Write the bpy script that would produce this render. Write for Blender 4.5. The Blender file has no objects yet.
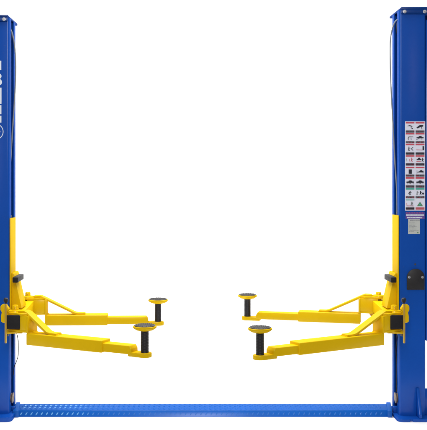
import bpy, bmesh, math, random
from mathutils import Vector, Matrix
random.seed(7)
S = bpy.context.scene
COL = S.collection
R = math.radians

# ------------------------------------------------------------------ camera figures
FPX, VPX, VPY = 911.0, 190.0, 180.0     # focal length and principal point on a 427 x 430 frame
CAMX, CAMY, CAMZ = -0.105, -6.8, 1.747
FACE = -0.12                            # y of the posts' front faces

def uz(px, py, d=None):
    """photo pixel -> (x, z) on the plane d metres from the camera"""
    d = d or (FACE - CAMY)
    return (px - VPX) * d / FPX + CAMX, CAMZ - (py - VPY) * d / FPX

# ------------------------------------------------------------------ materials
def mat(name, base, rough=0.4, spec=0.5, metal=0.0, coat=0.0, peel=0.0, blot=0.0, scale=9.0, wear=None, peel_scale=420, gloss=None):
    m = bpy.data.materials.new(name); m.use_nodes = True
    nt = m.node_tree; n = nt.nodes; L = nt.links
    b = n['Principled BSDF']
    b.inputs['Base Color'].default_value = (*base, 1)
    b.inputs['Roughness'].default_value = rough
    b.inputs['Specular IOR Level'].default_value = spec
    b.inputs['Metallic'].default_value = metal
    b.inputs['Coat Weight'].default_value = coat
    b.inputs['Coat Roughness'].default_value = 0.12
    tc = n.new('ShaderNodeTexCoord')
    if blot:
        nz = n.new('ShaderNodeTexNoise'); nz.inputs['Scale'].default_value = scale; nz.inputs['Detail'].default_value = 6
        nz.inputs['Roughness'].default_value = 0.65
        L.new(tc.outputs['Object'], nz.inputs['Vector'])
        mx = n.new('ShaderNodeMix'); mx.data_type = 'RGBA'
        mx.inputs[6].default_value = (*[c * (1 - blot) for c in base], 1)
        mx.inputs[7].default_value = (*[min(1, c * (1 + blot)) for c in base], 1)
        L.new(nz.outputs['Fac'], mx.inputs[0])
        out = mx.outputs[2]
        if wear:
            # scuffs: sparse specks of another colour
            n2 = n.new('ShaderNodeTexNoise'); n2.inputs['Scale'].default_value = 38; n2.inputs['Detail'].default_value = 9
            n2.inputs['Roughness'].default_value = 0.75
            L.new(tc.outputs['Object'], n2.inputs['Vector'])
            cr = n.new('ShaderNodeValToRGB')
            cr.color_ramp.elements[0].position = 0.63; cr.color_ramp.elements[0].color = (0, 0, 0, 1)
            cr.color_ramp.elements[1].position = 0.70; cr.color_ramp.elements[1].color = (.6, .6, .6, 1)
            L.new(n2.outputs['Fac'], cr.inputs['Fac'])
            m2 = n.new('ShaderNodeMix'); m2.data_type = 'RGBA'
            L.new(cr.outputs['Color'], m2.inputs[0]); L.new(out, m2.inputs[6]); m2.inputs[7].default_value = (*wear, 1)
            out = m2.outputs[2]
        L.new(out, b.inputs['Base Color'])
        mr = n.new('ShaderNodeMapRange'); mr.inputs['To Min'].default_value = rough * 0.8; mr.inputs['To Max'].default_value = rough * 1.25
        L.new(nz.outputs['Fac'], mr.inputs['Value']); L.new(mr.outputs['Result'], b.inputs['Roughness'])
    if peel:
        n3 = n.new('ShaderNodeTexNoise'); n3.inputs['Scale'].default_value = peel_scale; n3.inputs['Detail'].default_value = 2
        L.new(tc.outputs['Object'], n3.inputs['Vector'])
        bp = n.new('ShaderNodeBump'); bp.inputs['Strength'].default_value = peel; bp.inputs['Distance'].default_value = 0.002
        L.new(n3.outputs['Fac'], bp.inputs['Height']); L.new(bp.outputs['Normal'], b.inputs['Normal'])
    if gloss:
        # paint film: diffuse pigment under a thin clear layer with a soft edge response
        g0, g1, gr = gloss
        b.inputs['Specular IOR Level'].default_value = 0.0
        gl = n.new('ShaderNodeBsdfGlossy'); gl.inputs['Roughness'].default_value = gr; gl.inputs['Color'].default_value = (1, 1, 1, 1)
        if peel: L.new(bp.outputs['Normal'], gl.inputs['Normal'])
        lw = n.new('ShaderNodeLayerWeight'); lw.inputs['Blend'].default_value = .5
        pw = n.new('ShaderNodeMath'); pw.operation = 'POWER'; pw.inputs[1].default_value = 4
        L.new(lw.outputs['Facing'], pw.inputs[0])
        ma = n.new('ShaderNodeMath'); ma.operation = 'MULTIPLY_ADD'; ma.inputs[1].default_value = g1; ma.inputs[2].default_value = g0
        L.new(pw.outputs[0], ma.inputs[0])
        ms = n.new('ShaderNodeMixShader'); L.new(ma.outputs[0], ms.inputs[0])
        L.new(b.outputs[0], ms.inputs[1]); L.new(gl.outputs[0], ms.inputs[2])
        L.new(ms.outputs[0], n['Material Output'].inputs['Surface'])
    return m

BLUE   = mat('blue_gloss_paint', (.005, .066, .37), .36, .13, coat=.0, peel=.06, blot=.10, scale=3.0, wear=(.05, .08, .22), peel_scale=160, gloss=(.018, .03, .20))
BEAMB  = mat('bright_blue_paint', (.006, .088, .39), .40, .10, peel=.05, blot=.12, scale=5.0, wear=(.03, .07, .25), gloss=(.016, .03, .25))
YELLOW = mat('yellow_gloss_paint', (.68, .430, .003), .44, .07, coat=.0, peel=.08, blot=.07, scale=6.0, wear=(.45, .27, .02), peel_scale=200, gloss=(.013, .02, .22))
RUBBER = mat('black_rubber', (.009, .008, .009), .6, .25, peel=.25, blot=.25, scale=40)
BLACKP = mat('black_powder_coat', (.012, .011, .013), .5, .4, peel=.1, blot=.2, scale=25)
STEEL  = mat('zinc_steel', (.58, .58, .60), .32, .5, metal=1.0, blot=.15, scale=60)
GUNM   = mat('dark_steel', (.10, .10, .11), .42, .5, metal=.8, blot=.3, scale=60)
CAPB   = mat('cap_blue_paint', (.004, .036, .19), .36, .13, peel=.06, blot=.12, scale=3, gloss=(.014, .02, .22))
PADR   = mat('dusty_pad_rubber', (.065, .062, .060), .7, .3, peel=.3, blot=.5, scale=45, wear=(.13, .12, .11))
BRASS  = mat('worn_sheave', (.15, .105, .075), .45, .5, metal=.4, blot=.3, scale=30)
HOSE   = mat('grey_cable_sheath', (.20, .22, .23), .4, .5, blot=.15, scale=30)
PAPER  = mat('white_studio_paper', (.93, .93, .93), .9, .1, blot=.01, scale=4)
STW    = mat('sticker_white', (.74, .75, .88), .4, .4, blot=.05, scale=60)
STK    = mat('sticker_black', (.012, .012, .025), .4, .4, blot=.4, scale=220)
STR    = mat('sticker_red', (.56, .07, .11), .4, .4, blot=.3, scale=200)
STRD   = mat('sticker_deep_red', (.55, .09, .13), .4, .4, blot=.2, scale=200)
STG    = mat('sticker_green', (.06, .40, .32), .4, .4, blot=.25, scale=200)
STGD   = mat('sticker_dark_green', (.10, .24, .12), .4, .4, blot=.25, scale=200)
STP    = mat('sticker_purple', (.12, .06, .30), .4, .4, blot=.3, scale=120)
STGR   = mat('sticker_silver', (.50, .52, .50), .45, .4, blot=.08, scale=80)
STT    = mat('sticker_grey_ink', (.24, .25, .27), .45, .4, blot=.2, scale=160)
ROD    = mat('brass_rod', (.50, .32, .05), .35, .5, metal=.3, blot=.2, scale=40)
LETW   = mat('white_vinyl', (.72, .78, .86), .4, .4, blot=.04, scale=30)

# ------------------------------------------------------------------ mesh builder
class MB:
    def __init__(s, mirror=1):
        s.bm = bmesh.new(); s.mir = mirror
    def _fin(s, verts, mi, bev=0, seg=2, edges=None):
        if bev:
            vs = set(verts)
            es = edges if edges is not None else [e for e in s.bm.edges if e.verts[0] in vs and e.verts[1] in vs
                  and len(e.link_faces) == 2 and e.calc_face_angle(0) > .4]
            f0 = set(s.bm.faces)
            fs = {f for v in verts for f in v.link_faces}
            for f in fs: f.material_index = mi
            bmesh.ops.bevel(s.bm, geom=es, offset=bev, segments=seg, profile=.5, affect='EDGES', clamp_overlap=True, material=-1)
            for f in s.bm.faces:
                if f not in f0: f.material_index = mi
        else:
            for v in verts:
                for f in v.link_faces: f.material_index = mi
    def box(s, x0, x1, y0, y1, z0, z1, bev=0, mi=0, seg=2, M=None):
        r = bmesh.ops.create_cube(s.bm, size=1)
        v = r['verts']
        for p in v:
            p.co = Vector(((x0 + x1) / 2 + p.co.x * (x1 - x0), (y0 + y1) / 2 + p.co.y * (y1 - y0), (z0 + z1) / 2 + p.co.z * (z1 - z0)))
            if M: p.co = M @ p.co
        s._fin(v, mi, bev, seg)
    def prism(s, poly, a, b, axis='y', bev=0, mi=0, seg=2, M=None):
        """poly: 2-D outline; axis y -> poly in (x,z); z -> (x,y); x -> (y,z)"""
        def pt(p, t):
            if axis == 'y': c = Vector((p[0], t, p[1]))
            elif axis == 'z': c = Vector((p[0], p[1], t))
            else: c = Vector((t, p[0], p[1]))
            return M @ c if M else c
        lo = [s.bm.verts.new(pt(p, a)) for p in poly]; hi = [s.bm.verts.new(pt(p, b)) for p in poly]
        n = len(poly)
        fs = [s.bm.faces.new(lo[::-1]), s.bm.faces.new(hi)]
        for i in range(n):
            fs.append(s.bm.faces.new((lo[i], lo[(i + 1) % n], hi[(i + 1) % n], hi[i])))
        bmesh.ops.recalc_face_normals(s.bm, faces=fs)
        s._fin(lo + hi, mi, bev, seg)
    def lathe(s, prof, cx=0, cy=0, cz=0, seg=32, mi=0, M=None):
        rings = []
        for r, z in prof:
            ring = []
            for k in range(seg):
                a = 2 * math.pi * k / seg
                c = Vector((cx + r * math.cos(a), cy + r * math.sin(a), cz + z))
                ring.append(s.bm.verts.new(M @ c if M else c))
            rings.append(ring)
        fs = []
        for i in range(len(rings) - 1):
            for k in range(seg):
                fs.append(s.bm.faces.new((rings[i][k], rings[i][(k + 1) % seg], rings[i + 1][(k + 1) % seg], rings[i + 1][k])))
        fs.append(s.bm.faces.new(rings[0][::-1])); fs.append(s.bm.faces.new(rings[-1]))
        bmesh.ops.recalc_face_normals(s.bm, faces=fs)
        for f in fs: f.material_index = mi
    def tube(s, pts, r, seg=10, mi=0):
        pts = [Vector(p) for p in pts]
        # Catmull-Rom
        out = []
        for i in range(len(pts) - 1):
            p0 = pts[max(i - 1, 0)]; p1 = pts[i]; p2 = pts[i + 1]; p3 = pts[min(i + 2, len(pts) - 1)]
            for k in range(8):
                t = k / 8
                out.append(.5 * ((2 * p1) + (p2 - p0) * t + (2 * p0 - 5 * p1 + 4 * p2 - p3) * t * t + (3 * p1 - p0 - 3 * p2 + p3) * t ** 3))
        out.append(pts[-1])
        rings = []
        for i, p in enumerate(out):
            t = (out[min(i + 1, len(out) - 1)] - out[max(i - 1, 0)]).normalized()
            a = t.cross(Vector((0, 1, 0.01))).normalized(); b = t.cross(a).normalized()
            rings.append([s.bm.verts.new(p + a * r * math.cos(2 * math.pi * k / seg) + b * r * math.sin(2 * math.pi * k / seg)) for k in range(seg)])
        fs = []
        for i in range(len(rings) - 1):
            for k in range(seg):
                fs.append(s.bm.faces.new((rings[i][k], rings[i][(k + 1) % seg], rings[i + 1][(k + 1) % seg], rings[i + 1][k])))
        fs.append(s.bm.faces.new(rings[0][::-1])); fs.append(s.bm.faces.new(rings[-1]))
        bmesh.ops.recalc_face_normals(s.bm, faces=fs)
        for f in fs: f.material_index = mi
    def build(s, name, mats, parent=None, origin=(0, 0, 0), smooth=True):
        if not isinstance(mats, (list, tuple)): mats = [mats]
        o3 = Vector(origin)
        for v in s.bm.verts:
            if s.mir < 0: v.co.x = -v.co.x
            v.co -= o3
        if s.mir < 0:
            bmesh.ops.reverse_faces(s.bm, faces=s.bm.faces[:])
        me = bpy.data.meshes.new(name); s.bm.to_mesh(me); s.bm.free()
        for m in mats: me.materials.append(m)
        if smooth:
            me.shade_smooth()
            me.set_sharp_from_angle(angle=R(32))
        o = bpy.data.objects.new(name, me); COL.objects.link(o)
        if parent: o.parent = parent
        else: o.location = o3
        return o

def tag(o, label=None, cat=None, group=None, kind=None):
    if label: o['label'] = label
    if cat: o['category'] = cat
    if group: o['group'] = group
    if kind: o['kind'] = kind
    return o
def empty(name, loc, rz=0):
    o = bpy.data.objects.new(name, None); COL.objects.link(o)
    o.location = loc; o.rotation_euler = (0, 0, rz); o.empty_display_size = .1
    return o
ROTX = lambda c: Matrix.Translation(c) @ Matrix.Rotation(R(90), 4, 'X')   # lathe axis z -> towards the camera (-y)

def hexbolt(mb, c, r, h, M=None, mi=0, washer=True):
    T = (Matrix.Translation(c) @ (M or Matrix()))
    if washer: mb.lathe([(r * 1.45, 0), (r * 1.45, h * .18)], seg=20, mi=mi, M=T)
    mb.lathe([(r, h * .18), (r, h * .8), (r * .82, h)], seg=6, mi=mi, M=T)

# ------------------------------------------------------------------ setting
mb = MB(); mb.prism([(-7, -1.25), (7, -1.25), (7, 2.6), (-7, 2.6)], -.05, 0, 'z')
tag(mb.build('floor', PAPER, smooth=False), kind='structure')
mb = MB()
prof = [(2.604, 0.0)] + [(2.604 + 1.4 * math.sin(R(a)), 1.4 - 1.4 * math.cos(R(a))) for a in range(6, 91, 6)] + [(4.004, 7.0)]
outl = prof + [(4.06, 7.0), (4.06, -.05), (2.604, -.05)]
mb.prism(outl, -7, 7, 'x')
tag(mb.build('backdrop', PAPER), kind='structure')

# ------------------------------------------------------------------ posts
def c_profile(u0, u1, y0, y1, lip, t, r):
    """rolled C section with its opening towards smaller u: closed outline in (u, y)"""
    path = [(u0, y0 + lip), (u0, y0), (u1, y0), (u1, y1), (u0, y1), (u0, y1 - lip)]
    def fil(off, rad):
        # shrink the rectangle by off, with corner radius rad
        a0, a1, b0, b1 = u0 + off, u1 - off, y0 + off, y1 - off
        pts = [(a0, y0 + lip)]
        for (cx, cy, s) in ((a0 + rad, b0 + rad, 180), (a1 - rad, b0 + rad, 270), (a1 - rad, b1 - rad, 0), (a0 + rad, b1 - rad, 90)):
            for k in range(7):
                a = R(s + 15 * k); pts.append((cx + rad * math.cos(a), cy + rad * math.sin(a)))
        pts.append((a0, y1 - lip))
        return pts
    return fil(0, r) + fil(t, max(r - t, .002))[::-1]

def make_column(s, top, plate_top):
    root = empty('lift_post', (s * 1.53, 0, 0))
    O = root.location
    m = lambda: MB(s)
    P = lambda mbx, name, mt, par=root: mbx.build(name, mt, par, O)
    a = m(); a.prism(c_profile(1.429, 1.624, FACE, .125, .068, .008, .016), plate_top - .004, top - .02, 'z')
    P(a, 'post_channel', BLUE)
    # top cap: folded lid with a front and rear flange and two bolts
    a = m()
    a.box(1.440, 1.80, -.138, .255, top - .016, top, .003)
    a.prism([(1.441, top - .0162), (1.80, top - .0162), (1.80, top - .050), (1.446, top - .050), (1.441, top - .044)], -.1365, -.1215, 'y', .002)
    a.box(1.45, 1.80, .1265, .139, top - .06, top - .0165, .002)
    cap = P(a, 'top_cap', CAPB)
    for uu in (1.465, 1.612):
        a = m(); hexbolt(a, (uu, -.137, top - .034), .009, .012, Matrix.Rotation(R(90), 4, 'X'))
        P(a, 'bolt', STEEL, cap)
    # sheave just under the lid and one by the floor
    for zz, rr, uu, yy, mt in ((top - .14, .06, 1.462, .0, GUNM), (.136, .039, 1.427, -.058, BRASS)):
        a = m()
        T = Matrix.Translation((uu, yy, zz)) @ Matrix.Rotation(R(78), 4, 'Z') @ Matrix.Rotation(R(90), 4, 'X')
        T = Matrix.Translation((uu, yy, zz)) @ Matrix.Rotation(R(86), 4, 'Y')
        a.lathe([(rr * .35, -.016), (rr, -.014), (rr, -.009), (rr * .84, -.003), (rr * .84, .003), (rr, .009), (rr, .014), (rr * .35, .016)], seg=36, M=T)
        a.lathe([(.012, -.017), (.012, .019)], seg=14, M=T)
        P(a, 'sheave', mt)
    # foot plate, rounded corners
    a = m()
    def rrect(x0, x1, y0, y1, r):
        pts = []
        for cx, cy, st in ((x0 + r, y0 + r, 180), (x1 - r, y0 + r, 270), (x1 - r, y1 - r, 0), (x0 + r, y1 - r, 90)):
            for k in range(7):
                q = R(st + 15 * k); pts.append((cx + r * math.cos(q), cy + r * math.sin(q)))
        return pts
    pl = rrect(1.395, 1.84, -.225, .17, .035)
    pl = pl[:7] + [(1.484, -.225), (1.486, -.212), (1.504, -.212), (1.506, -.225)] + pl[7:]
    a.prism(pl, 0.0, plate_top, 'z', .002)
    bp = P(a, 'base_plate', BLUE)
    for (uu, yy) in ((1.68, -.17), (1.475, .148), (1.68, .148), (1.76, 0.0)):
        a = m(); hexbolt(a, (uu, yy, plate_top), .014, .022); a.lathe([(.008, .02), (.008, .04)], cx=uu, cy=yy, cz=plate_top, seg=12)
        P(a, 'anchor_bolt', GUNM, bp)
    # welded fins
    a = m(); a.prism([(FACE - .001, plate_top), (FACE - .001, .225), (FACE - .018, .225), (-.215, plate_top + .03), (-.215, plate_top)], 1.553, 1.573, 'x', .003)
    P(a, 'foot_fin', BLUE)
    a = m(); a.prism([(1.625, plate_top), (1.625, .21), (1.655, .21), (1.80, plate_top + .04), (1.80, plate_top)], -.09, -.075, 'y', .002)
    P(a, 'foot_fin', BLUE)
    # outer hose duct on the back of the post
    a = m(); a.box(1.6265, 1.70, -.108, .02, .565, top - .09, .006)
    P(a, 'hose_duct', BLUE)
    # inner foot clip where the floor cover meets the post
    a = m(); a.box(1.404, 1.452, -.045, -.005, plate_top, .064, .003)
    P(a, 'foot_clip', BLUE)
    return root, P, m

colR, PR, mR = make_column(1, 3.013, .020)
tag(colR, 'tall blue steel post on the right with warning stickers and a black arched cover', 'lift post', 'posts of the two-post car lift')
colL, PL, mL = make_column(-1, 2.957, .034)
tag(colL, 'tall blue steel post on the left with white vertical lettering and a ring emblem', 'lift post', 'posts of the two-post car lift')

# ---- things stuck on the right post
def flat(mb, x0, x1, z0, z1, lay, mi):
    y = FACE - .0006 - .0006 * lay
    v = [mb.bm.verts.new((x, y, z)) for x, z in ((x0, z0), (x1, z0), (x1, z1), (x0, z1))]
    f = mb.bm.faces.new(v); f.material_index = mi
def flatpx(mb, a, b, c, d, lay, mi):
    x0, z1 = uz(a, b); x1, z0 = uz(c, d); flat(mb, x0, x1, z0, z1, lay, mi)
def polypx(mb, pts, lay, mi):
    y = FACE - .0006 - .0006 * lay
    v = [mb.bm.verts.new((uz(*p)[0], y, uz(*p)[1])) for p in pts]
    # face -y
    f = mb.bm.faces.new(v); f.normal_update()
    if f.normal.y > 0: f.normal_flip()
    f.material_index = mi
def linepx(mb, a, b, w, lay, mi):
    dx, dy = b[0] - a[0], b[1] - a[1]; l = math.hypot(dx, dy) or 1; nx, ny = -dy / l * w / 2, dx / l * w / 2
    polypx(mb, [(a[0] + nx, a[1] + ny), (b[0] + nx, b[1] + ny), (b[0] - nx, b[1] - ny), (a[0] - nx, a[1] - ny)], lay, mi)

a = mR()
MW, MK, MR_, MRD, MG, MGD = range(6)
X0, X1, XM = 404.9, 425.2, 414.9
flatpx(a, X0, 121.4, X1, 210.6, 0, MW)
cells = [((405.7, 414.4)), ((415.5, 424.4))]
bands = [  # pictogram top/bottom, caption top/bottom, strip above (top,bottom,mat)
    (124.0, 130.0, 130.4, 132.6, (121.9, 123.5, MR_)),
    (135.2, 140.8, 141.2, 143.2, (132.9, 134.5, MR_)),
    (145.9, 151.8, 152.4, 154.7, (143.7, 145.3, MR_)),
    (157.2, 162.7, 163.3, 165.6, (155.2, 156.7, MR_)),
    (169.0, 174.0, 174.5, 176.6, (166.8, 168.1, MR_)),
    (179.7, 184.8, 185.3, 187.6, (177.0, 178.8, MR_)),
    (190.4, 195.8, 196.2, 198.3, (188.0, 189.7, MG)),
    (201.0, 206.9, 207.3, 209.7, (199.5, 200.4, MG)),
]
def car(cx, cy, w, mi=MK):
    polypx(a, [(cx - w, cy + .9), (cx - w, cy), (cx - w * .45, cy - .3), (cx - w * .25, cy - 1.3), (cx + w * .3, cy - 1.4), (cx + w * .6, cy - .3), (cx + w, cy), (cx + w, cy + .9)], 3, mi)
def man(cx, cy, mi=MK):
    polypx(a, [(cx + .55 * math.cos(k * 1.047), cy - 1.7 + .55 * math.sin(k * 1.047)) for k in range(6)], 3, mi)
    linepx(a, (cx, cy - 1.2), (cx - .2, cy + .5), .9, 3, mi)
    linepx(a, (cx - .2, cy + .4), (cx - .9, cy + 2.1), .5, 3, mi); linepx(a, (cx - .2, cy + .4), (cx + .8, cy + 2.0), .5, 3, mi)
    linepx(a, (cx, cy - .9), (cx + 1.4, cy - .4), .4, 3, mi)
def lift(cx, cy, mi=MK):
    linepx(a, (cx - 3, cy - 1.2), (cx - 3, cy + 2.2), .45, 3, mi); linepx(a, (cx + 3, cy - 1.2), (cx + 3, cy + 2.2), .45, 3, mi)
    linepx(a, (cx - 3, cy + .7), (cx + 3, cy + .7), .35, 3, mi)
for r, (pt, pb, ct, cb, (st, sb, sm)) in enumerate(bands):
    for c, (xa, xb) in enumerate(cells):
        cx, cy = (xa + xb) / 2, (pt + pb) / 2
        if not (r == 7 and c == 1): flatpx(a, xa, st, xb, sb, 1, sm)
        flatpx(a, xa, ct, xb, cb, 1, MRD if (r == 7 and c == 1) else MK)
        # caption: broken lines of tiny grey lettering
        for li in (0, 1):
            yy = ct + (cb - ct) * (.28 + .42 * li); q = xa + .5
            while q < xb - 1:
                w = random.uniform(.5, 1.6); flatpx(a, q, yy - .16, min(q + w, xb - .4), yy + .16, 2, 6 if random.random() < .7 else MR_); q += w + .35
        if r == 0:
            if c == 0: polypx(a, [(xa + 1, cy - .8), (xa + 4, cy - 1.9), (xa + 7, cy - .7), (xa + 6, cy - .2), (xa + 4, cy - .9)], 2, MK); linepx(a, (cx + .6, cy + .6), (cx + 2.8, cy + 1.7), .8, 3, MK)
            else: polypx(a, [(xa + .8, cy + .6), (xa + 4.4, cy - 2.1), (xb - 1.1, cy - 2.0), (xb - 1.3, cy - .4), (xa + 5.5, cy - .2), (xa + 2, cy + 1.4)], 2, MK); linepx(a, (cx + 1.2, cy - .6), (cx + 2, cy + 2.3), .6, 3, MK)
        elif r == 1:
            if c == 0:
                polypx(a, [(xa + 1.6, cy + .6), (xa + 3, cy - 1.7), (xa + 7.6, cy - 1.5), (xa + 7.3, cy - .8), (xa + 3.6, cy - .7)], 2, 6); linepx(a, (cx - 1.6, cy - .6), (cx - 1.9, cy + 2), .45, 3, MK); linepx(a, (cx + .8, cy - .4), (cx + 1, cy + 2), .5, 3, MK)
            else: car(cx, cy - .6, 3.6); linepx(a, (xa + .6, cy + 1.9), (cx - .6, cy + .2), .4, 3, MK); linepx(a, (cx + 1.8, cy), (cx + 1.8, cy + 2), .5, 3, 6)
        elif r == 2:
            if c == 0: man(cx - 1.2, cy); linepx(a, (cx + 1.2, cy), (cx + 3, cy - 1.6), .6, 3, MK); linepx(a, (cx + 1.2, cy), (cx + 3, cy + 1.7), .6, 3, MK)
            else: flatpx(a, xb - 1.9, cy - 2.7, xb - .4, cy + 1.4, 2, MK); linepx(a, (xa + .6, cy + 1), (xb - 2, cy + 1.2), .5, 3, MRD)
        elif r == 3:
            if c == 0: linepx(a, (xa + .8, cy - 1.4), (xa + 1.2, cy + 1.6), .4, 3, MGD); man(cx + 1.6, cy - .1, MRD); linepx(a, (cx - .6, cy - 1), (cx - .4, cy + 1.5), .4, 3, MRD)
            else: car(cx - 1, cy - .9, 2.4); man(xb - 1.8, cy); linepx(a, (xa + .8, cy + 1.6), (cx + .8, cy + 1.4), .5, 3, MRD)
        elif r == 4:
            if c == 0: flatpx(a, cx - 1.4, cy - 2.1, cx + 1.8, cy + 2.3, 2, MK)
            else: car(cx + 1, cy, 2.6); lift(cx, cy)
        elif r == 5:
            car(cx, cy - .5, 3.8); lift(cx, cy); linepx(a, (cx - .8, cy + .7), (cx + .8, cy + 1.6), .8, 3, 6)
        elif r == 6:
            if c == 0: man(cx, cy); linepx(a, (cx - 1.6, cy + .6), (cx - .4, cy - .8), .8, 3, MK)
            else:
                man(cx - 2.8, cy, 6); man(cx + .6, cy); polypx(a, [(xb - 2.6, cy + .5), (xb - 1.4, cy - .9), (xb - .3, cy + .5), (xb - 1.4, cy + 1.9)], 2, MK)
        else:
            if c == 0: man(cx + 1.4, cy, 6); linepx(a, (xa + 1, cy - 1), (xa + 1.2, cy + 2.4), .5, 3, MRD); linepx(a, (xa + .9, cy + 1.9), (xb - .9, cy + 2.0), .6, 3, MRD); linepx(a, (cx + 2.6, cy - 2), (cx + 2.7, cy + 1.5), .4, 3, MK)
            else: polypx(a, [(cx, cy - 2.3), (cx + 3, cy + 2.2), (cx - 3, cy + 2.2)], 2, MGD); polypx(a, [(cx, cy - .9), (cx + 1.3, cy + 1.4), (cx - 1.3, cy + 1.4)], 3, MG)
PR(a, 'warning_sticker', [STW, STK, STR, STRD, STG, STGD, STT])
# purple caution strip: two lines of white print
a = mR()
flatpx(a, 405.6, 212.2, 424.6, 218.9, 0, 0)
q = 406.4
while q < 423.5:
    w = random.uniform(.7, 1.3); flatpx(a, q, 212.5, q + w, 213.3, 1, 2); q += w + 1.5
for yy, (xa, xb) in ((214.3, (406.2, 424.0)), (216.8, (407.2, 422.2))):
    q = xa
    while q < xb:
        w = random.uniform(.5, .95); flatpx(a, q, yy, min(q + w, xb), yy + 1.5, 1, 1)
        if random.random() < .5: flatpx(a, q + .15, yy + .45, min(q + w, xb) - .15, yy + .75, 2, 0)
        q += w + .14
PR(a, 'caution_strip', [STP, LETW, STRD])
# silver data label
a = mR()
flatpx(a, 408.1, 219.2, 420.0, 234.0, 0, 0)
q = 410
while q < 418.8:
    w = random.uniform(.5, 1.0); flatpx(a, q, 219.9, q + w, 221.2, 1, 1); q += w + .3
for k in range(8):
    yy = 222.6 + k * 1.25; xe = random.uniform(411.5, 418.6)
    q = 409
    while q < xe:
        w = random.uniform(.4, 1.4); flatpx(a, q, yy, q + w, yy + .38, 1, 1); q += w + .3
flatpx(a, 417.2, 232, 418.4, 233.2, 1, 2)
PR(a, 'data_label', [STGR, STT, STGD])
# black arched cover with two screws
a = mR()
x0, zb = uz(406.7, 289.6); x1, zt = uz(424.4, 268.7); _, zs = uz(0, 276.0)
cxm = (x0 + x1) / 2; rx = (x1 - x0) / 2
arch = [(x0, zb), (x1, zb), (x1, zs - .01)] + [(cxm + rx * math.cos(R(t)), zs - .01 + (zt - zs + .01) * math.sin(R(t))) for t in range(6, 175, 6)] + [(x0, zs - .01)]
a.prism(arch, FACE - .010, FACE - .0005, 'y', .002)
cov = PR(a, 'arched_cover', BLACKP)
for px in (409.0, 422.2):
    x, z = uz(px, 277.2); a = mR(); hexbolt(a, (x, FACE - .010, z), .0065, .007, Matrix.Rotation(R(90), 4, 'X'))
    PR(a, 'bolt', STEEL, cov)
x, z = uz(415.2, 264.3); a = mR(); hexbolt(a, (x, FACE - .0005, z), .005, .006, Matrix.Rotation(R(90), 4, 'X')); PR(a, 'bolt', GUNM)

# ---- white lettering down the left post (only its right-hand edge is in frame)
a = MB(1)
def lb(x0, y0, x1, y1): flatpx(a, x0, y0, x1, y1, 0, 0)
lb(-8.6, 64, -1.4, 67.2); lb(-1.4, 60.8, 1.3, 70.0); lb(-11, 60.8, -8.6, 70)
def arcb(cx, cy, r0, r1, t0, t1):
    n = max(12, int((t1 - t0) / 8))
    for k in range(n):
        u, v = R(t0 + (t1 - t0) * k / n), R(t0 + (t1 - t0) * (k + 1) / n)
        polypx(a, [(cx + r0 * math.cos(u), cy + r0 * math.sin(u)), (cx + r1 * math.cos(u), cy + r1 * math.sin(u)), (cx + r1 * math.cos(v), cy + r1 * math.sin(v)), (cx + r0 * math.cos(v), cy + r0 * math.sin(v))], 0, 0)
arcb(-1.4, 76.2, 0.2, 2.9, -90, 90); arcb(-1.4, 82.2, .2, 3.4, -90, 90); lb(-11, 73.3, -1.5, 75.2); lb(-11, 84, -1.5, 85.6)
lb(-1.6, 87.7, 1.5, 103.8); lb(-11, 87.7, -1.7, 91)
lb(-1.4, 105.2, 1.4, 114.2); lb(-1.4, 115.8, 1.4, 122.6); lb(-11, 108, -1.5, 111); lb(-11, 117.8, -1.5, 120.8)
PL(a, 'lettering', LETW, colL)
a = MB(1); arcb(-4.7, 131.7, 7.5, 8.2, 0, 360)
polypx(a, [(-4.7 + 5.2 * math.cos(R(t)), 131.7 + 1.7 * math.sin(R(t))) for t in range(0, 360, 20)], 1, 0)
PL(a, 'emblem', LETW, colL)

# ------------------------------------------------------------------ floor cover between the posts
bx0, bx1 = uz(15, 0, 6.75)[0], uz(390, 0, 6.75)[0]
TREAD = mat('tread_glint_paint', (.006, .088, .39), .4, .1, gloss=(.035, .06, .22))  # glints on the tread bars, painted in as lighter blue towards the left end
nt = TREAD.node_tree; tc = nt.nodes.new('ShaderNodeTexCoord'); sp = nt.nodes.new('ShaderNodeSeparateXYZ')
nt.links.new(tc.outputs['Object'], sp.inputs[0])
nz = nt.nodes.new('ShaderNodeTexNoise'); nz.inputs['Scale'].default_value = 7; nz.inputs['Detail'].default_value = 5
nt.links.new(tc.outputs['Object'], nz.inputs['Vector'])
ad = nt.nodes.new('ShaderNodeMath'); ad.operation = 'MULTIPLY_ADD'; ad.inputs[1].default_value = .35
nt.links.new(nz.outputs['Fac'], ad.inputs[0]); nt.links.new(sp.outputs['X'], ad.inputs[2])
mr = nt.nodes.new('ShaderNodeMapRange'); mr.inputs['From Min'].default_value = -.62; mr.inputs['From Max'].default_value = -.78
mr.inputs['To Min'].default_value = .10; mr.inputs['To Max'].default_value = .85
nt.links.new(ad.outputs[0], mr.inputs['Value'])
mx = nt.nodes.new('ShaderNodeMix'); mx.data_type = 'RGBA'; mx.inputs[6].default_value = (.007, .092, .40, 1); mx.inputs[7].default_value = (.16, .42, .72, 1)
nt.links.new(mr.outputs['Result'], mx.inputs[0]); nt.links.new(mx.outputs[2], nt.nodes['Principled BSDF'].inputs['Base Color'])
root = empty('floor_cover', ((bx0 + bx1) / 2, 0.03, 0)); O = root.location
tag(root, 'long low bright blue chequer plate cover lying on the floor between the two posts', 'floor cover')
a = MB()
sec = [(-.085, 0), (-.062, .043), (-.057, .046), (.125, .046), (.130, .043), (.150, 0)]
a.prism(sec, bx0, bx1, 'x', .0015)
for v in a.bm.verts:      # ends cut to follow the splayed end brackets
    k = .020 * (v.co.y + .085) / .235
    if v.co.x > bx1 - .01: v.co.x += k
    elif v.co.x < bx0 + .01: v.co.x -= k
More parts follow.
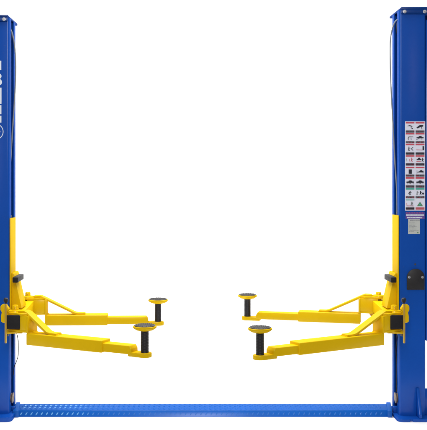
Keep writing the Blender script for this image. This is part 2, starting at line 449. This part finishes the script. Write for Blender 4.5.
def lozenge(x, y, z, ang, nrm, up):
    """raised tear bar: nrm = surface normal, up = in-surface axis across the cover"""
    ex = Vector((1, 0, 0)); ax = (ex * math.cos(ang) + up * math.sin(ang)); bx = (-ex * math.sin(ang) + up * math.cos(ang))
    c = Vector((x, y, z)); l, w, h = .0145, .0042, .0030
    base = [c + ax * l, c + ax * l * .3 + bx * w, c - ax * l * .3 + bx * w, c - ax * l, c - ax * l * .3 - bx * w, c + ax * l * .3 - bx * w]
    top = [c + ax * l * .55 + nrm * h, c - ax * l * .55 + nrm * h]
    v = [a.bm.verts.new(p) for p in base]; t = [a.bm.verts.new(p) for p in top]
    fs = [(v[0], v[1], t[0]), (v[1], v[2], t[1], t[0]), (v[2], v[3], t[1]), (v[3], v[4], t[1]), (v[4], v[5], t[0], t[1]), (v[5], v[0], t[0])]
    for f in fs: a.bm.faces.new(f).material_index = 1 if ang < R(90) else 0  # only bars slanting one way carry the painted glint
nx = int((bx1 - bx0 - .06) / .038)
for i in range(nx):
    for j in range(5):
        lozenge(bx0 + .04 + i * .038 + (.019 if j % 2 else 0), -.036 + j * .036, .0461, R(52) if (j % 2) else R(128), Vector((0, 0, 1)), Vector((0, 1, 0)))
fn = Vector((0, -.043, .023)).normalized(); fu = Vector((0, .023, .043)).normalized()
for i in range(nx):
    lozenge(bx0 + .04 + i * .038 + .01, -.0735 - .0001, .0215, R(56), fn, fu)
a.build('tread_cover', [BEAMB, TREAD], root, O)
for (f0, f1, r0, r1) in ((12.9, 18.7, 16.2, 20.3), (392.3, 387.6, 390.6, 386.2)):
    pl = [(uz(f0, 0, 6.70)[0], -.10), (uz(f1, 0, 6.70)[0], -.10), (uz(r1, 0, 6.955)[0], .155), (uz(r0, 0, 6.955)[0], .155)]
    a = MB(); a.prism(pl, 0, .0515, 'z', .003)
    a.build('end_bracket', BEAMB, root, O)

# ------------------------------------------------------------------ carriages
PIN_N = (1.352, -.30); PIN_F = (1.395, .45)
ZT, ZB = .793, .702         # between the arms' yoke plates
def make_carriage(s, body_top):
    root = empty('lift_carriage', (s * 1.40, 0, .60)); O = root.location
    m = lambda: MB(s)
    P = lambda mbx, name, mt, par=root: mbx.build(name, mt, par, O)
    a = m()
    a.box(1.4195, 1.4283, -.118, .07, .70, body_top, .002)       # front plate over the slot
    a.box(1.4285, 1.50, -.048, .048, .62, body_top - .01, .003)   # slide inside the channel
    P(a, 'slide_body', YELLOW)
    a = m()
    a.prism([(1.4193, 1.06), (1.4193, .80), (1.345, .80), (1.352, .83), (1.400, 1.045), (1.406, 1.06)], -.085, .10, 'y', .002)
    P(a, 'front_gusset', YELLOW)
    a = m()
    a.prism([(1.300, -.378), (1.396, -.378), (1.445, .52), (1.345, .52)], ZB + .001, ZT - .001, 'z', .003)
    P(a, 'cross_tube', YELLOW)
    a = m()
    a.box(1.300, 1.400, -.392, -.3785, ZB - .004, ZT + .003, .005, seg=3)
    P(a, 'end_block', RUBBER)
    # plates that tie the cross tube to the slide
    a = m()
    a.prism([(1.29, -.37), (1.405, -.385), (1.425, -.20), (1.428, .125), (1.46, .53), (1.34, .54), (1.32, .3)], ZB - .0385, ZB - .0285, 'z', .002)
    P(a, 'lower_plate', YELLOW)
    # rubber door guard
    a = m(); a.box(1.352, 1.392, -.20, .035, 1.003, 1.042, .005, seg=3)
    P(a, 'door_guard', RUBBER)
    for (uu, yy) in (PIN_N, PIN_F):
        a = m(); a.lathe([(.021, .655 - .0), (.021, .850), (.018, .855)], cx=uu, cy=yy, seg=24)
        a.lathe([(.026, .8205), (.026, .828)], cx=uu, cy=yy, seg=24)
        a.box(uu - .004, uu + .004, yy - .028, yy + .028, .838, .845, .001)
        P(a, 'pivot_pin', YELLOW)
    # arm lock: cast bracket with a sprung rod
    a = m()
    ux = 1.413; dz = .035
    a.prism([(p, z + dz) for p, z in [(ux - .035, .80), (ux - .012, .835), (ux + .016, .835), (ux + .028, .822), (ux + .028, .795), (ux + .018, .78), (ux + .024, .752), (ux + .024, .715), (ux + .010, .705), (ux - .016, .705), (ux - .024, .73), (ux - .02, .785)]], -.385, -.345, 'y', .005)
    a.box(1.385, ux - .02, -.375, -.35, .812, .824, .002)
    P(a, 'lock_bracket', YELLOW)
    ur = ux - .012
    a = m(); a.lathe([(.0065, .60), (.0075, .607), (.0075, .875)], cx=ur, cy=-.393, seg=14)
    rod = P(a, 'lock_rod', ROD)
    a = m(); a.lathe([(.010, .876), (.010, .884), (.015, .886), (.017, .895), (.016, .908), (.009, .916)], cx=ur + .004, cy=-.368, seg=18)
    P(a, 'knob', BLACKP, rod)
    # small nut under the lower plate
    a = m(); hexbolt(a, (1.40, -.33, ZB - .033), .011, .03, Matrix.Rotation(R(180), 4, 'X')); P(a, 'bolt', GUNM)
    a = m(); a.box(1.4285, 1.445, -.045, -.025, body_top - .006, body_top + .02, .003); P(a, 'cable_clamp', BLACKP)
    return root
G = 'yellow carriages riding on the posts'
tag(make_carriage(1, 1.487), 'yellow steel carriage with black door guard riding on the right post below the stickers', 'lift carriage', G)
tag(make_carriage(-1, 1.466), 'yellow steel carriage with black door guard riding on the left lettered post', 'lift carriage', G)

# ------------------------------------------------------------------ arms
ARM_Z = .582
def make_arm(pin, pad, outer, label, lift=0.0, cheek=.085, bx=0.0):
    dx, dy = pad[0] - pin[0], pad[1] - pin[1]
    L = math.hypot(dx, dy)
    root = empty('swing_arm', (pin[0], pin[1], ARM_Z + lift), math.atan2(dy, dx))
    tag(root, label, 'lift arm', 'telescopic swing arms of the car lift')
    z0, z1 = .008, .090
    A0 = .14
    W = .056
    # outer tube: hollow at the far end
    a = MB(); a.box(A0, outer, -W, W, z0, z1, .006, seg=3)
    a.build('outer_tube', YELLOW, root)
    # yoke: two plates round the pin, cheeks and an end plate
    def tongue(r, x1, w1):
        return [(r * math.cos(R(t)), r * math.sin(R(t))) for t in range(90, 271, 10)] + [(x1 * .75, -r), (x1, -w1), (x1, w1), (x1 * .75, r)]
    a = MB()
    a.prism(tongue(.058, .135, .034), .2115, .2265, 'z', .002)
    a.lathe([(.050, .2264), (.047, .236), (.034, .238)], seg=28)
    a.build('yoke_plate', YELLOW, root)
    a = MB()
    a.prism(tongue(.056, A0 + .004, .05), z1 + .003, z1 + .0185, 'z', .002)
    a.build('yoke_plate', YELLOW, root)
    a = MB()
    for sy in (-1, 1):
        y0, y1 = (sy * .055, sy * .043) if sy > 0 else (-.055, -.043)
        a.box(cheek, A0 - .0005, min(y0, y1), max(y0, y1), z1 + .0187, .2113, .0015)
    a.box(A0 - .0002, A0 + .014, -.055, .055, z1 + .0003, .2113, .0015)
    a.build('end_plate', YELLOW, root)
    # bent flat-bar brace
    t = .013
    pts = [(.05, .2400), (.105, .2420), (.130, .2320), (.345 + bx, .1095), (.370 + bx, .1035), (.425 + bx, .1035), (.425 + bx, .0905), (.362 + bx, .0905), (.335 + bx, .0955), (.120, .2170), (.10, .2268), (.05, .2268)]
    a = MB(); a.prism(pts, -.033, .033, 'y', .002)
    xe = .4252 + bx
    a.tube([(xe + .002 * math.sin(k * 2.1), -.034 + .068 * k / 9, z1 + .001) for k in range(10)], .0048, 8)   # weld bead
    a.tube([(A0 + .0155 + .0012 * math.sin(k * 2.3), -.052 + .104 * k / 12, z1 + .001) for k in range(13)], .0042, 8)
    a.build('brace', YELLOW, root)
    # extension with a flat toe
    e = L - .088
    a = MB()
    a.prism([(outer - .25, .014), (e + .010, .014), (e + .010, .050), (e - .004, .072), (outer - .25, .072)], -.043, .043, 'y', .005, seg=3)
    toe = [(e - .02, -.04), (L, -.046)] + [(L + .046 * math.sin(R(t)), -.046 * math.cos(R(t))) for t in range(10, 171, 10)] + [(L, .046), (e - .02, .04)]
    a.prism(toe, 0.0, .030, 'z', .004)
    a.build('extension_tube', YELLOW, root)
    # pad
    a = MB()
    a.lathe([(.040, .174), (.056, .178), (.072, .188), (.0785, .1945), (.0785, .2025), (.076, .205)], cx=L, seg=40)
    pad_o = a.build('support_pad', YELLOW, root)
    a = MB(); prof = [(.027, .0303)]
    k = .038
    while k < .166:
        prof += [(.0265, k), (.0258, k + .002), (.0258, k + .004), (.0265, k + .006)]; k += .010
    prof += [(.0265, .1735)]
    a.lathe(prof, cx=L, seg=28); a.build('post', BLACKP, pad_o)
    a = MB(); a.lathe([(.071, .2053), (.071, .209), (.069, .2105)], cx=L, seg=36)
    for i in range(-4, 5):
        for j in range(-4, 5):
            x, y = i * .0155 + (.0077 if j % 2 else 0), j * .0145
            if math.hypot(x, y) < .062:
                a.lathe([(.0060, .2100), (.0048, .2135)], cx=L + x, cy=y, seg=8)
    a.build('rubber_face', PADR, pad_o)
    return root
XL = lambda x: x - .105     # figures below were read with the principal point at x = 0
make_arm((PIN_N[0], PIN_N[1]), (XL(.455), 5.92 - 6.8), .88, 'front right yellow lift arm reaching towards the viewer from the right post', bx=.03)
make_arm((PIN_F[0], PIN_F[1]), (XL(.473), 7.50 - 6.8), .635, 'rear right yellow lift arm, straight and further back, beside the right post', .014, .0, .045)
make_arm((-PIN_N[0], PIN_N[1]), (XL(-.298), 6.00 - 6.8), .77, 'front left yellow lift arm angled towards the viewer from the left post', bx=-.045)
make_arm((-PIN_F[0], PIN_F[1]), (XL(-.255), 7.28 - 6.8), .635, 'rear left yellow lift arm, straight and further back, beside the left post', .006, .0, .03)

# ------------------------------------------------------------------ cables
def cab(pts, name, label, r=.0050, mt=HOSE):
    w = []
    for px, py, d in pts:
        x, z = uz(px, py, d); w.append((x, d - 6.8, z))
    a = MB(); a.tube(w, r)
    o = a.build(name, mt, None, w[-1])
    return tag(o, label, 'cable', 'control cables of the car lift')
cab([(398.5, 19.2, 6.74), (396.5, 20.5, 6.74), (394.5, 23, 6.74), (392, 30, 6.75), (390.3, 42, 6.75), (390.3, 65, 6.75), (391.2, 92, 6.76), (393, 125, 6.77), (395.2, 165, 6.77), (396.8, 190, 6.75), (397.2, 213.5, 6.74)],
    'control_cable', 'thin grey cable arching out of the right post near its top')
cab([(9.2, 28, 6.74), (10.6, 29.5, 6.74), (12.6, 35, 6.74), (14.6, 46, 6.75), (15.6, 62, 6.75), (15.3, 85, 6.76), (13.8, 110, 6.77), (11.8, 140, 6.77), (10.2, 170, 6.75), (9.4, 195, 6.74), (9.6, 216, 6.74)],
    'control_cable', 'thin grey cable curving down the opening of the left post')
cab([(16.2, 332, 6.66), (17.6, 337, 6.66), (18.5, 346, 6.66), (18.0, 356, 6.66), (16.2, 362, 6.69), (14.2, 367, 6.73), (13.2, 375, 6.75)],
    'control_cable', 'thin dark cable loop hanging below the left carriage', .0028, RUBBER)
cab([(396.6, 333, 6.72), (397.2, 340, 6.74), (396.2, 350, 6.75), (396.9, 366, 6.75), (396.6, 392, 6.74)],
    'control_cable', 'thin dark cable running down inside the right post below its carriage', .0035, RUBBER)

# ------------------------------------------------------------------ light
def area(name, loc, aim, w, h, power, col=(1, 1, 1)):
    l = bpy.data.lights.new(name, 'AREA'); l.shape = 'RECTANGLE'; l.size = w; l.size_y = h; l.energy = power; l.color = col
    o = bpy.data.objects.new(name, l); COL.objects.link(o); o.location = loc
    o.rotation_euler = (Vector(aim) - Vector(loc)).to_track_quat('-Z', 'Y').to_euler()
    return o
area('overhead_softbox', (-.4, .5, 6.0), (-.3, .4, 0), 7.4, 4.6, 420)
area('key_softbox', (-.1, -7.2, 3.8), (.1, 0, 1.2), 1.7, 2.4, 255, (1, .985, .96))
area('backdrop_softbox', (0, .9, 6.3), (0, 4.2, 2.2), 8, 1.5, 450)

area('added_sheen_lamp', (3.25, -6.9, 3.35), (1.6, 0, 2.5), .5, .8, 4.0, (1, .72, .85))  # two weak pink lamps, added out of view for a sheen on the posts
area('added_sheen_lamp', (-3.0, -6.9, 2.10), (-1.5, 0, 1.9), .4, .6, 7.0, (1, .78, .85))
w = bpy.data.worlds.new('World'); S.world = w; w.use_nodes = True
bg = w.node_tree.nodes['Background']; bg.inputs['Color'].default_value = (.95, .97, 1, 1); bg.inputs['Strength'].default_value = .18

# ------------------------------------------------------------------ camera
c = bpy.data.cameras.new('camera'); co = bpy.data.objects.new('camera', c); COL.objects.link(co)
co.location = (CAMX, CAMY, CAMZ); co.rotation_euler = (R(90), 0, 0)
c.sensor_fit = 'HORIZONTAL'; c.sensor_width = 36; c.lens = FPX / 427 * 36
c.shift_x = (213.5 - VPX) / 427; c.shift_y = (VPY - 215) / 427
c.clip_start = .05; c.clip_end = 100
S.camera = co
S.view_settings.view_transform = 'Standard'; S.view_settings.look = 'None'
S.view_settings.exposure = 0; S.view_settings.gamma = 1
